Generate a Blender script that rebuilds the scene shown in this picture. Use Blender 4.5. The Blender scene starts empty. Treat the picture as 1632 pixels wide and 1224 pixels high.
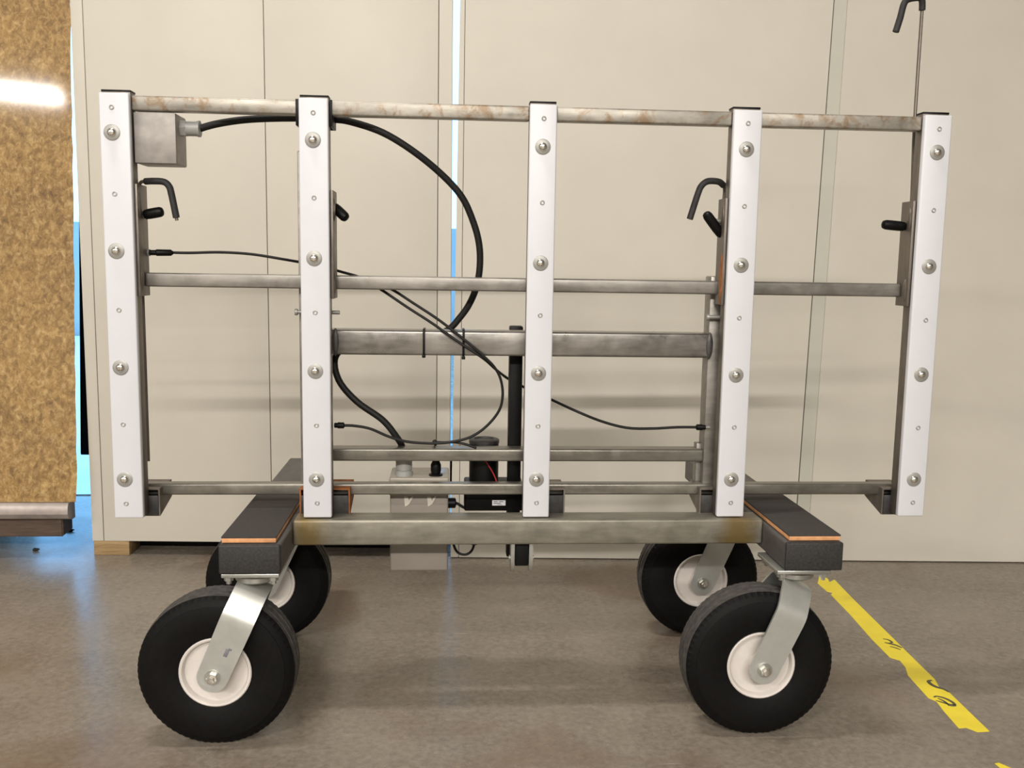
import bpy, bmesh, math, random
from mathutils import Vector, Matrix, Quaternion
random.seed(7)
S = bpy.context.scene
COL = S.collection
R = math.radians

# ---------------------------------------------------------------- camera
cam_d = bpy.data.cameras.new('camera')
cam = bpy.data.objects.new('camera', cam_d)
COL.objects.link(cam)
yaw, pitch, roll = R(3.867), R(-7.28), R(0.909)
fwd = Vector((math.sin(yaw) * math.cos(pitch), math.cos(yaw) * math.cos(pitch), math.sin(pitch)))
rgt = Vector((math.cos(yaw), -math.sin(yaw), 0))
upv = rgt.cross(fwd)
r2 = math.cos(roll) * rgt + math.sin(roll) * upv
u2 = -math.sin(roll) * rgt + math.cos(roll) * upv
M = Matrix((r2, u2, -fwd)).transposed().to_4x4()
M.translation = Vector((0, -1.75, 0.868))
cam.matrix_world = M
cam_d.sensor_width = 36.0
cam_d.lens = 36.0 * 1500 / 1632
cam_d.clip_start = 0.05
S.camera = cam

# ---------------------------------------------------------------- world (daylight beyond the rear door)
W = bpy.data.worlds.new('world')
S.world = W
W.use_nodes = True
bg = W.node_tree.nodes['Background']
bg.inputs[0].default_value = (0.21, 0.54, 1.0, 1)
bg.inputs[1].default_value = 6.5

# ---------------------------------------------------------------- ceiling lamps (fluorescent strips, all out of frame)
def lamp(name, loc, sx, sy, watts, color):
    d = bpy.data.lights.new(name, 'AREA')
    d.shape = 'RECTANGLE'
    d.size, d.size_y = sx, sy
    d.energy = watts
    d.color = color
    o = bpy.data.objects.new(name, d)
    o.location = loc
    COL.objects.link(o)
    return o
WARM = (1.0, 0.95, 0.88)
lamp('strip_lamp', (-7.28, -7.37, 4.2), 5.2, 0.62, 1200, WARM).rotation_euler = (0, 0, R(-18))
lamp('strip_lamp', (0.4, -8.3, 4.2), 5.0, 0.35, 1750, WARM)
lamp('strip_lamp', (-1.5, -4.6, 4.2), 1.2, 0.20, 200, WARM)
lamp('strip_lamp', (-0.75, -0.3, 4.2), 0.7, 0.20, 95, WARM)
S.view_settings.view_transform = 'Standard'
S.view_settings.look = 'None'
S.view_settings.gamma = 1.0
S.view_settings.exposure = -0.52
S.view_settings.use_curve_mapping = False

# ---------------------------------------------------------------- materials
def new_mat(name):
    m = bpy.data.materials.new(name)
    m.use_nodes = True
    nt = m.node_tree
    return m, nt, nt.nodes['Principled BSDF']

def coords(nt, scale=(1, 1, 1), jitter=True):
    tc = nt.nodes.new('ShaderNodeTexCoord')
    mp = nt.nodes.new('ShaderNodeMapping')
    mp.inputs['Scale'].default_value = scale
    nt.links.new(tc.outputs['Object'], mp.inputs['Vector'])
    if jitter:
        oi = nt.nodes.new('ShaderNodeObjectInfo')
        mu = nt.nodes.new('ShaderNodeMath'); mu.operation = 'MULTIPLY'
        mu.inputs[1].default_value = 9.0
        nt.links.new(oi.outputs['Random'], mu.inputs[0])
        nt.links.new(mu.outputs[0], mp.inputs['Location'])
    return mp.outputs['Vector']

def noise(nt, vec, scale, detail=4, rough=0.55, dist=0.0):
    n = nt.nodes.new('ShaderNodeTexNoise')
    n.inputs['Scale'].default_value = scale
    n.inputs['Detail'].default_value = detail
    n.inputs['Roughness'].default_value = rough
    n.inputs['Distortion'].default_value = dist
    nt.links.new(vec, n.inputs['Vector'])
    return n.outputs['Fac']

def ramp(nt, fac, stops, interp='LINEAR'):
    r = nt.nodes.new('ShaderNodeValToRGB')
    r.color_ramp.interpolation = interp
    e = r.color_ramp.elements
    while len(e) < len(stops):
        e.new(0.5)
    for k, (p, c) in enumerate(stops):
        e[k].position = p
        e[k].color = c if len(c) == 4 else (*c, 1)
    nt.links.new(fac, r.inputs['Fac'])
    return r.outputs['Color']

def mix(nt, fac, a, b, mode='MIX'):
    m = nt.nodes.new('ShaderNodeMix')
    m.data_type = 'RGBA'; m.blend_type = mode
    for sock, v in ((m.inputs[0], fac), (m.inputs[6], a), (m.inputs[7], b)):
        if isinstance(v, (int, float)):
            sock.default_value = v
        elif isinstance(v, tuple):
            sock.default_value = (*v, 1) if len(v) == 3 else v
        else:
            nt.links.new(v, sock)
    return m.outputs[2]

def bump(nt, bs, h, strength=0.2, dist=0.002):
    b = nt.nodes.new('ShaderNodeBump')
    b.inputs['Strength'].default_value = strength
    b.inputs['Distance'].default_value = dist
    nt.links.new(h, b.inputs['Height'])
    nt.links.new(b.outputs['Normal'], bs.inputs['Normal'])

def simple(name, color, rough=0.5, metal=0.0, var=0.12, nscale=40, bstr=0.0, coat=0.0, spec=None):
    m, nt, bs = new_mat(name)
    v = coords(nt)
    n = noise(nt, v, nscale, 5)
    lo = tuple(max(0, c * (1 - var)) for c in color)
    hi = tuple(min(1, c * (1 + var)) for c in color)
    nt.links.new(ramp(nt, n, [(0.3, lo), (0.7, hi)]), bs.inputs['Base Color'])
    bs.inputs['Roughness'].default_value = rough
    bs.inputs['Metallic'].default_value = metal
    if coat:
        bs.inputs['Coat Weight'].default_value = coat
    if spec is not None:
        bs.inputs['Specular IOR Level'].default_value = spec
    if bstr:
        bump(nt, bs, n, bstr, 0.001)
    return m

def steel(name, base, rust=0.0, rough=0.42, stretch=(6, 30, 30), blotch=0.35, metal=0.75, tint=None, rcol=(0.24, 0.10, 0.035)):
    """bare mill-finish steel: drawn streaks, grey blotches, spots of rust"""
    m, nt, bs = new_mat(name)
    v = coords(nt, stretch)
    v1 = coords(nt)
    streak = noise(nt, v, 2.2, 5, 0.6)
    bl = noise(nt, v1, 14, 5, 0.65, 0.4)
    c = ramp(nt, streak, [(0.28, tuple(x * (1 - blotch) for x in base)), (0.72, tuple(min(1, x * (1 + blotch)) for x in base))])
    c = mix(nt, 0.45, c, ramp(nt, bl, [(0.35, tuple(x * 0.62 for x in base)), (0.65, tuple(min(1, x * 1.3) for x in base))]))
    if rust > 0:
        rn = noise(nt, v1, 30, 6, 0.7, 0.6)
        rf = ramp(nt, rn, [(1 - rust - 0.06, (0, 0, 0)), (1 - rust + 0.08, (1, 1, 1))])
        c = mix(nt, rf, c, rcol)
    if tint is not None:          # heat tint of the weld near one place on the tube, along local X
        x0s, width, col = tint
        sx = nt.nodes.new('ShaderNodeSeparateXYZ')
        tc = nt.nodes.new('ShaderNodeTexCoord')
        nt.links.new(tc.outputs['Object'], sx.inputs[0])
        for x0 in x0s:
            a = nt.nodes.new('ShaderNodeMath'); a.operation = 'SUBTRACT'; a.inputs[1].default_value = x0
            nt.links.new(sx.outputs['X'], a.inputs[0])
            b = nt.nodes.new('ShaderNodeMath'); b.operation = 'ABSOLUTE'
            nt.links.new(a.outputs[0], b.inputs[0])
            d = nt.nodes.new('ShaderNodeMath'); d.operation = 'DIVIDE'; d.inputs[1].default_value = width
            nt.links.new(b.outputs[0], d.inputs[0])
            e = nt.nodes.new('ShaderNodeMath'); e.operation = 'MULTIPLY_ADD'; e.inputs[1].default_value = 0.9
            nt.links.new(bl, e.inputs[0]); nt.links.new(d.outputs[0], e.inputs[2])
            f = ramp(nt, e.outputs[0], [(0.55, (0.85, 0.85, 0.85)), (1.0, (0, 0, 0))])
            c = mix(nt, f, c, col)
    nt.links.new(c, bs.inputs['Base Color'])
    bs.inputs['Metallic'].default_value = metal
    rr = ramp(nt, bl, [(0.3, (rough - 0.1,) * 3), (0.7, (rough + 0.12,) * 3)])
    nt.links.new(rr, bs.inputs['Roughness'])
    bump(nt, bs, bl, 0.12, 0.001)
    return m

MT = {}
MT['steel'] = steel('bare_steel', (0.30, 0.283, 0.26))
MT['steel_lower'] = steel('bare_steel_rail', (0.25, 0.236, 0.205), rust=0.06, rough=0.36, rcol=(0.22, 0.13, 0.07))
MT['steel_top'] = steel('spangled_steel', (0.38, 0.355, 0.31), rust=0.44, rough=0.42, rcol=(0.27, 0.19, 0.12), blotch=0.45, metal=0.45)
MT['steel_cross'] = steel('brushed_steel', (0.30, 0.285, 0.265), rough=0.33, blotch=0.45)
MT['steel_dark'] = steel('brown_steel', (0.215, 0.19, 0.165), rust=0.28, rough=0.48, stretch=(30, 30, 6), rcol=(0.15, 0.085, 0.045))
MT['steel_base'] = steel('base_tube_steel', (0.265, 0.25, 0.205), rough=0.42, metal=0.6,
                         tint=((-0.425, 0.40), 0.085, (0.22, 0.15, 0.045)))
MT['rust'] = simple('orange_rust', (0.30, 0.105, 0.03), 0.8, 0.1, 0.4, 60, 0.3)
MT['beam'] = steel('dark_scale_steel', (0.10, 0.094, 0.092), rough=0.45, metal=0.45, stretch=(30, 5, 30), blotch=0.3)
MT['end_cap'] = simple('black_end_cap', (0.024, 0.0225, 0.022), 0.62, 0, 0.45, 220, 0.3)
MT['arm_cap'] = simple('dark_plate', (0.036, 0.034, 0.034), 0.5, 0.2, 0.3, 90, 0.1)
MT['grip_pad'] = simple('charcoal_grip_pad', (0.038, 0.033, 0.031), 0.8, 0, 0.35, 400, 0.4)
MT['cork'] = simple('orange_ply_edge', (0.66, 0.33, 0.15), 0.7, 0, 0.18, 60)
MT['white_plastic'] = simple('white_plastic', (0.69, 0.70, 0.745), 0.38, 0, 0.015, 20)
MT['zinc'] = simple('zinc_plate', (0.48, 0.49, 0.46), 0.33, 0.85, 0.10, 18)
MT['fork_zinc'] = simple('zinc_fork', (0.56, 0.57, 0.54), 0.40, 0.7, 0.08, 26, 0.05)
MT['washer'] = simple('washer_steel', (0.36, 0.355, 0.335), 0.45, 0.4, 0.08, 80)
MT['bolt'] = simple('bolt_steel', (0.78, 0.76, 0.70), 0.22, 0.95, 0.05, 60)
MT['cast'] = simple('cast_aluminium', (0.37, 0.345, 0.325), 0.55, 0.4, 0.14, 45, 0.12)
MT['gland'] = simple('grey_gland', (0.38, 0.385, 0.37), 0.45, 0.1, 0.06, 40)
MT['rubber'] = simple('tyre_rubber', (0.0045, 0.0042, 0.0042), 0.6, 0, 0.25, 120, 0.15, spec=0.15)
MT['tread'] = simple('dusty_tread', (0.055, 0.050, 0.046), 0.85, 0, 0.4, 90, 0.2)
MT['black'] = simple('black_plastic', (0.0035, 0.0033, 0.0033), 0.45, 0, 0.2, 60, spec=0.22)
MT['sleeve'] = simple('rubber_sleeve', (0.030, 0.029, 0.030), 0.6, 0, 0.2, 80, spec=0.35)
MT['cable'] = simple('cable_jacket', (0.010, 0.0095, 0.0095), 0.55, 0, 0.2, 80, spec=0.3)
MT['rim'] = simple('white_rim', (0.66, 0.615, 0.575), 0.35, 0, 0.05, 30)
MT['red_wire'] = simple('red_wire', (0.42, 0.03, 0.04), 0.4)
MT['label'] = simple('white_label', (0.78, 0.78, 0.80), 0.45, 0, 0.02)
MT['ink'] = simple('grey_print', (0.18, 0.18, 0.20), 0.6)
MT['enclosure'] = simple('grey_enclosure', (0.285, 0.255, 0.220), 0.30, 0, 0.04, 12)
MT['enclosure_lid'] = simple('enclosure_lid', (0.36, 0.325, 0.27), 0.22, 0, 0.06, 12)
MT['clip'] = simple('pale_clip', (0.66, 0.61, 0.53), 0.4)
MT['cabinet'] = simple('beige_cabinet_paint', (0.615, 0.582, 0.508), 0.42, 0, 0.025, 6, 0.0, spec=0.4)
MT['cabinet_strip'] = simple('beige_filler_paint', (0.535, 0.53, 0.455), 0.40, 0, 0.03, 6)
MT['seam'] = simple('dark_seam', (0.085, 0.075, 0.06), 0.8)
MT['gap_blocker'] = simple('gap_shade', (0.015, 0.014, 0.013), 0.9)  # near-black colour stands in for shade under the cabinet
MT['door_leaf'] = simple('black_door', (0.006, 0.007, 0.012), 0.7, spec=0.1)
MT['wall'] = simple('room_wall', (0.50, 0.49, 0.47), 0.9, 0, 0.05, 3)
MT['ceiling'] = simple('room_ceiling', (0.5, 0.5, 0.49), 0.9, 0, 0.05, 3)
MT['bright_ground'] = simple('daylit_concrete', (0.72, 0.71, 0.69), 0.85, 0, 0.06, 4)  # paleness stands in for strong daylight on the yard ground
MT['debris'] = simple('debris', (0.02, 0.018, 0.016), 0.9)

def wood_mat(name, a, b, sc=(3, 30, 30), rough=0.7):
    m, nt, bs = new_mat(name)
    v = coords(nt, sc)
    n = noise(nt, v, 3.0, 6, 0.6, 0.8)
    nt.links.new(ramp(nt, n, [(0.3, a), (0.7, b)]), bs.inputs['Base Color'])
    bs.inputs['Roughness'].default_value = rough
    bump(nt, bs, n, 0.3, 0.001)
    return m
MT['block'] = wood_mat('skid_wood', (0.20, 0.125, 0.05), (0.42, 0.29, 0.14))
MT['plank'] = wood_mat('weathered_plank', (0.045, 0.028, 0.020), (0.13, 0.085, 0.06))
MT['lip'] = simple('grey_metal_lip', (0.36, 0.315, 0.29), 0.35, 0.3, 0.2, 25, 0.1)

def osb_mat():
    m, nt, bs = new_mat('varnished_particle_board')
    v = coords(nt, (1, 1, 0.75))
    big = noise(nt, v, 5.5, 4, 0.6, 0.5)
    vo = nt.nodes.new('ShaderNodeTexVoronoi')
    vo.inputs['Scale'].default_value = 62
    vo.inputs['Randomness'].default_value = 1.0
    dn = noise(nt, v, 20, 4)
    dm = nt.nodes.new('ShaderNodeVectorMath'); dm.operation = 'MULTIPLY_ADD'
    cv = nt.nodes.new('ShaderNodeCombineXYZ')
    for k in range(3):
        nt.links.new(dn, cv.inputs[k])
    dm.inputs[1].default_value = (0.06, 0.06, 0.06)
    nt.links.new(cv.outputs[0], dm.inputs[0]); nt.links.new(v, dm.inputs[2])
    nt.links.new(dm.outputs[0], vo.inputs['Vector'])
    sp = nt.nodes.new('ShaderNodeSeparateColor')
    nt.links.new(vo.outputs['Color'], sp.inputs[0])
    fine = noise(nt, v, 70, 6, 0.75, 0.5)
    flake = ramp(nt, sp.outputs[0], [(0.0, (0.095, 0.048, 0.012)), (0.35, (0.20, 0.108, 0.027)), (0.7, (0.33, 0.195, 0.055)), (1.0, (0.47, 0.31, 0.12))])
    tone = ramp(nt, big, [(0.3, (0.135, 0.068, 0.016)), (0.7, (0.43, 0.26, 0.070))])
    c = mix(nt, 0.55, flake, tone)
    c = mix(nt, 0.42, c, ramp(nt, fine, [(0.36, (0.07, 0.034, 0.010)), (0.5, (0.37, 0.21, 0.06)), (0.66, (0.80, 0.58, 0.27))]))
    nt.links.new(c, bs.inputs['Base Color'])
    bs.inputs['Roughness'].default_value = 0.55
    bs.inputs['Coat Weight'].default_value = 1.0
    bs.inputs['Coat Roughness'].default_value = 0.06
    bump(nt, bs, fine, 0.06, 0.001)
    return m
MT['osb'] = osb_mat()

def floor_mat():
    m, nt, bs = new_mat('stained_concrete')
    tc = nt.nodes.new('ShaderNodeTexCoord'); v = tc.outputs['Object']
    mp = nt.nodes.new('ShaderNodeMapping'); mp.inputs['Scale'].default_value = (1, 2.0, 1)
    nt.links.new(v, mp.inputs[0])
    n1 = noise(nt, mp.outputs[0], 1.5, 5, 0.62, 0.8)
    n2 = noise(nt, v, 7.0, 5, 0.65, 0.3)
    n3 = noise(nt, v, 70, 5, 0.7)
    n4 = noise(nt, v, 2.6, 3, 0.5, 0.6)
    c = ramp(nt, n1, [(0.30, (0.145, 0.120, 0.091)), (0.52, (0.227, 0.194, 0.154)), (0.74, (0.307, 0.268, 0.223))])
    c = mix(nt, 0.5, c, ramp(nt, n2, [(0.3, (0.141, 0.119, 0.091)), (0.7, (0.307, 0.264, 0.219))]))
    c = mix(nt, 0.42, c, ramp(nt, n3, [(0.35, (0.123, 0.103, 0.081)), (0.65, (0.319, 0.276, 0.227))]))
    st = ramp(nt, n4, [(0.54, (0, 0, 0)), (0.70, (0.6, 0.6, 0.6))])
    c = mix(nt, st, c, (0.153, 0.096, 0.061))
    # short pale scratches
    ms = nt.nodes.new('ShaderNodeMapping'); ms.inputs['Scale'].default_value = (4, 55, 1); ms.inputs['Rotation'].default_value = (0, 0, 0.12)
    nt.links.new(v, ms.inputs[0])
    sc = noise(nt, ms.outputs[0], 2.0, 3, 0.6)
    c = mix(nt, ramp(nt, sc, [(0.72, (0, 0, 0)), (0.80, (0.4, 0.4, 0.4))]), c, (0.475, 0.422, 0.356))
    nt.links.new(c, bs.inputs['Base Color'])
    nt.links.new(ramp(nt, n2, [(0.3, (0.20,) * 3), (0.7, (0.33,) * 3)]), bs.inputs['Roughness'])
    bs.inputs['Specular IOR Level'].default_value = 0.18
    bump(nt, bs, n3, 0.05, 0.001)
    return m
MT['floor'] = floor_mat()
MT['tape'] = simple('yellow_floor_tape', (0.84, 0.68, 0.03), 0.45, 0, 0.06, 20)
MT['mark'] = simple('dark_scuff', (0.10, 0.085, 0.045), 0.7)

# ---------------------------------------------------------------- mesh helpers
WLOC = {}          # world location of each object (no rotations on parents)

def finish(bm, name, mat, parent=None, mats=None, smooth=True, sharp=0.6, xf=None):
    """link a bmesh as one object whose origin is its bounding-box centre"""
    if xf is not None:
        bmesh.ops.transform(bm, matrix=xf, verts=bm.verts)
    bmesh.ops.recalc_face_normals(bm, faces=bm.faces)
    xs = [v.co for v in bm.verts]
    c = Vector([(min(p[k] for p in xs) + max(p[k] for p in xs)) / 2 for k in range(3)])
    for v in bm.verts:
        v.co -= c
    if smooth:
        for f in bm.faces:
            f.smooth = True
        for e in bm.edges:
            if len(e.link_faces) == 2 and e.calc_face_angle(0) > sharp:
                e.smooth = False
    me = bpy.data.meshes.new(name)
    bm.to_mesh(me); bm.free()
    for m_ in (mats or [mat]):
        me.materials.append(MT[m_] if isinstance(m_, str) else m_)
    return place(me, name, c, parent)

def place(me, name, loc, parent=None, rot=None):
    o = bpy.data.objects.new(name, me)
    COL.objects.link(o)
    loc = Vector(loc)
    if parent is not None:
        o.parent = parent
        o.location = loc - WLOC[parent.name]
    else:
        o.location = loc
    if rot is not None:
        o.rotation_euler = rot
    WLOC[o.name] = loc
    return o

def empty(name, loc):
    o = bpy.data.objects.new(name, None)
    o.empty_display_size = 0.1
    COL.objects.link(o)
    o.location = loc
    WLOC[o.name] = Vector(loc)
    return o

def tag(o, label=None, cat=None, group=None, kind=None):
    for k, v in (('label', label), ('category', cat), ('group', group), ('kind', kind)):
        if v:
            o[k] = v
    return o

def add_box(bm, lo, hi, bevel=0.0, seg=2):
    lo, hi = Vector(lo), Vector(hi)
    r = bmesh.ops.create_cube(bm, size=1.0)
    vs = r['verts']
    for v in vs:
        v.co = Vector([(lo[k] + hi[k]) / 2 + v.co[k] * (hi[k] - lo[k]) for k in range(3)])
    if bevel > 0:
        es = list({e for v in vs for e in v.link_edges})
        bmesh.ops.bevel(bm, geom=es, offset=bevel, segments=seg, profile=0.5, affect='EDGES')
    return bm

def box(name, lo, hi, mat, parent=None, bevel=0.0015, seg=2, xf=None):
    bm = bmesh.new()
    add_box(bm, lo, hi, bevel, seg)
    return finish(bm, name, mat, parent, xf=xf)

def add_lathe(bm, prof, n=32, axis='Y', centre=(0, 0, 0), rfun=None, close=True, mat_index=None, hfun=None):
    """prof: list of (radius, offset along axis)"""
    cx, cy, cz = centre
    rings = []
    for j, (r, h) in enumerate(prof):
        if r < 1e-6:
            a = {'Y': (cx, cy + h, cz), 'Z': (cx, cy, cz + h), 'X': (cx + h, cy, cz)}[axis]
            rings.append([bm.verts.new(a)])
            continue
        ring = []
        for i in range(n):
            t = 2 * math.pi * i / n
            rr = r if rfun is None else rfun(j, i, r)
            c_, s_ = rr * math.cos(t), rr * math.sin(t)
            hh = h if hfun is None else hfun(j, i, h)
            p = {'Y': (cx + c_, cy + hh, cz + s_), 'Z': (cx + c_, cy + s_, cz + hh), 'X': (cx + hh, cy + c_, cz + s_)}[axis]
            ring.append(bm.verts.new(p))
        rings.append(ring)
    fs = []
    for j in range(len(rings) - 1):
        a, b = rings[j], rings[j + 1]
        for i in range(n):
            k = (i + 1) % n
            if len(a) == 1 and len(b) == 1:
                continue
            if len(a) == 1:
                f = bm.faces.new((a[0], b[i], b[k]))
            elif len(b) == 1:
                f = bm.faces.new((a[i], a[k], b[0]))
            else:
                f = bm.faces.new((a[i], a[k], b[k], b[i]))
            if mat_index:
                f.material_index = mat_index(j)
            fs.append(f)
    if close:
        for ring in (rings[0], rings[-1]):
            if len(ring) > 1:
                bm.faces.new(ring)
    return bm

def lathe(name, prof, mat, parent, centre, n=32, axis='Y', **kw):
    bm = bmesh.new()
    add_lathe(bm, prof, n, axis, centre, **kw)
    return finish(bm, name, mat, parent)

def spline(pts, sub=6):
    P = [Vector(p) for p in pts]
    out = []
    for i in range(len(P) - 1):
        p0 = P[max(i - 1, 0)]; p1 = P[i]; p2 = P[i + 1]; p3 = P[min(i + 2, len(P) - 1)]
        for k in range(sub):
            t = k / sub
            out.append(0.5 * ((2 * p1) + (p2 - p0) * t + (2 * p0 - 5 * p1 + 4 * p2 - p3) * t * t + (3 * p1 - p0 - 3 * p2 + p3) * t ** 3))
    out.append(P[-1])
    return out

def add_tube(bm, pts, rad, n=10, rfun=None):
    d = (pts[1] - pts[0]).normalized()
    ref = Vector((0, 1, 0)) if abs(d.y) < 0.9 else Vector((1, 0, 0))
    u = (ref - d * ref.dot(d)).normalized()
    rings = []
    for i, p in enumerate(pts):
        if i == 0: t = pts[1] - pts[0]
        elif i == len(pts) - 1: t = pts[-1] - pts[-2]
        else: t = pts[i + 1] - pts[i - 1]
        t = t.normalized()
        u = (u - t * u.dot(t)).normalized()
        w = t.cross(u)
        rr = rad if rfun is None else rfun(i / (len(pts) - 1))
        rings.append([bm.verts.new(p + u * rr * math.cos(2 * math.pi * k / n) + w * rr * math.sin(2 * math.pi * k / n)) for k in range(n)])
    for a, b in zip(rings, rings[1:]):
        for k in range(n):
            bm.faces.new((a[k], a[(k + 1) % n], b[(k + 1) % n], b[k]))
    bm.faces.new(rings[0]); bm.faces.new(rings[-1])
    return bm

def tube(name, pts, rad, mat, parent, n=10, sub=6, smooth_path=True, rfun=None):
    P = spline(pts, sub) if smooth_path else [Vector(p) for p in pts]
    bm = bmesh.new()
    add_tube(bm, P, rad, n, rfun)
    return finish(bm, name, mat, parent)

def prism(name, outline, axis, a, b, mat, parent, bevel=0.0, xf=None):
    """extrude a 2-D outline along an axis from a to b"""
    bm = bmesh.new()
    def P(p, h):
        return {'Y': (p[0], h, p[1]), 'Z': (p[0], p[1], h), 'X': (h, p[0], p[1])}[axis]
    A = [bm.verts.new(P(p, a)) for p in outline]
    B = [bm.verts.new(P(p, b)) for p in outline]
    bm.faces.new(A); bm.faces.new(B)
    n = len(outline)
    for i in range(n):
        bm.faces.new((A[i], A[(i + 1) % n], B[(i + 1) % n], B[i]))
    if bevel:
        bmesh.ops.bevel(bm, geom=list(bm.edges), offset=bevel, segments=2, affect='EDGES')
    return finish(bm, name, mat, parent, xf=xf)

def struct(o, label=None):
    o['kind'] = 'structure'
    return o

# ================================================================ ROOM
def slab(name, lo, hi, mat):
    return struct(box(name, lo, hi, mat, None, bevel=0))
slab('floor', (-13, -15, -0.2), (13, 14, 0.0), 'floor')
slab('ceiling', (-13, -15, 5.0), (13, 1.7, 5.2), 'ceiling')
slab('wall_left', (-13.2, -15, 0), (-13, 1.7, 5), 'wall')
slab('wall_right', (13, -15, 0), (13.2, 1.7, 5), 'wall')
slab('wall_front', (-13, -15.2, 0), (13, -15, 5), 'wall')
# rear wall: solid left and right of a wide doorway, lintel above
bm = bmesh.new()
add_box(bm, (-13, 1.5, 0), (-1.5, 1.7, 5))
add_box(bm, (2.6, 1.5, 0), (13, 1.7, 5))
add_box(bm, (-1.5, 1.5, 3.0), (2.6, 1.7, 5))
struct(finish(bm, 'wall_back', 'wall'))
# two black door leaves hung short of the floor, with a slit of daylight between them
struct(prism('door_1', [(-1.236, 0.207), (-0.034, 0.207), (-0.034, 3.05), (-1.138, 3.05)], 'Y', 1.45, 1.49, 'door_leaf', None, 0.002))
struct(box('door_2', (0.034, 1.45, 0.0), (2.62, 1.49, 3.05), 'door_leaf', None, 0.002))
struct(box('bright_yard', (-5.0, 1.72, -0.02), (-0.5, 8.9, 0.004), 'bright_ground', None, 0.0))  # added pale slab, its colour imitates ground bright with daylight
struct(box('slit_dimmer_wall', (-9.0, 9.0, 0.0), (9.0, 9.2, 1.25), 'wall', None, 0.0))  # added low wall outside, dims the daylight slit below its top
struct(box('trim_1', (-0.40, 1.452, 0.075), (0.034, 1.488, 0.187), 'door_leaf', None, 0.002))

# ================================================================ CABINETS (behind the rack)
WX = Matrix.Translation((0, 0.955, 0)) @ Matrix.Rotation(math.atan(-0.044), 4, 'Z')   # wall line of the cabinets
def cab_box(name, x0, x1, z0, z1, parent, mat='cabinet', y0=0.0, y1=0.02, bevel=0.0012):
    return box(name, (x0, y0, z0), (x1, y1, z1), mat, parent, bevel, xf=WX)
TOPZ = 2.15
cl = empty('equipment_cabinet', WX @ Vector((-0.52, 0.15, 0.0)))
tag(cl, 'tall beige double-door cabinet raised on a wooden block, left of the daylight slit', 'cabinet', 'beige cabinets behind the rack')
cab_box('body', -1.0375, -0.022, 0.0437, TOPZ - 0.002, cl, 'seam', 0.008, 0.30, 0.001)
cab_box('side_stile', -1.0395, -1.0072, 0.0437, TOPZ, cl)
cab_box('door', -1.0052, -0.5165, 0.0437, TOPZ, cl)
cab_box('door', -0.5145, -0.0360, 0.0437, TOPZ, cl)
prism('side_stile', [(-0.0340, 0.0437), (0.0050, 0.0437), (0.0025, TOPZ), (-0.0340, TOPZ)], 'Y', 0.0, 0.02, 'cabinet', cl, 0.0012, xf=WX)
cab_box('gap_blocker', -0.965, -0.02, 0.0, 0.045, cl, 'gap_blocker', 0.10, 0.28)  # added block, keeps daylight out of the gap under the cabinet
cr = empty('equipment_cabinet', WX @ Vector((1.1, 0.15, 0.0)))
tag(cr, 'wide beige cabinet standing straight on the floor behind the right half of the rack', 'cabinet', 'beige cabinets behind the rack')
cab_box('body', 0.0340, 2.4, 0.0035, TOPZ - 0.002, cr, 'seam', 0.009, 0.30, 0.001)
prism('side_stile', [(0.0085, 0.003), (0.0322, 0.003), (0.0382, TOPZ), (0.0280, TOPZ)], 'Y', 0.0, 0.02, 'cabinet', cr, 0.0012, xf=WX)
prism('door', [(0.0336, 0.003), (1.0290, 0.003), (1.0645, 2.0), (1.0665, TOPZ), (0.0396, TOPZ)], 'Y', 0.0, 0.02, 'cabinet', cr, 0.0012, xf=WX)
prism('filler_strip', [(1.0325, 0.003), (1.0705, 0.003), (1.1060, TOPZ), (1.0700, TOPZ)], 'Y', 0.003, 0.02, 'cabinet_strip', cr, 0.0008, xf=WX)
prism('door', [(1.0708, 0.003), (2.4, 0.003), (2.4, TOPZ), (1.1063, TOPZ)], 'Y', 0.0005, 0.02, 'cabinet', cr, 0.0012, xf=WX)

wb = box('wooden_block', (-1.0375, 0.002, 0.0), (-0.934, 0.09, 0.0432), 'block', None, 0.002, xf=WX)
tag(wb, 'short rough wooden block on the floor under the left corner of the beige cabinet', 'block')

# ================================================================ BOARD LOAD AT THE LEFT
bd = empty('particle_board', (-1.6, 0.98, 0.0))
tag(bd, 'tall glossy brown particle board leaning back beside the beige cabinet', 'board')
bd_x1 = -1.0585
lean = math.tan(R(4.2))
outline = [(0.955, 0.165), (0.955 + 0.04, 0.165), (0.955 + 0.04 + 2.0 * lean, 2.165), (0.955 + 2.0 * lean, 2.165)]
bm = bmesh.new()
# slightly ragged right edge, built as a strip of stations in height
prevA = None
N = 40
rows = []
for k in range(N + 1):
    z = 0.172 + (2.165 - 0.172) * k / N
    y = 0.955 + (z - 0.172) * lean
    x1 = bd_x1 + random.uniform(-0.0018, 0.0018) - (0.004 if k == 0 else 0)
    rows.append([bm.verts.new((-2.25, y, z)), bm.verts.new((x1, y, z)), bm.verts.new((x1 - 0.014, y + 0.032, z)), bm.verts.new((-2.25, y + 0.032, z))])
for a, b in zip(rows, rows[1:]):
    for i in range(4):
        bm.faces.new((a[i], a[(i + 1) % 4], b[(i + 1) % 4], b[i]))
bm.faces.new(rows[0]); bm.faces.new(rows[-1])
finish(bm, 'sheet', 'osb', bd)
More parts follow.
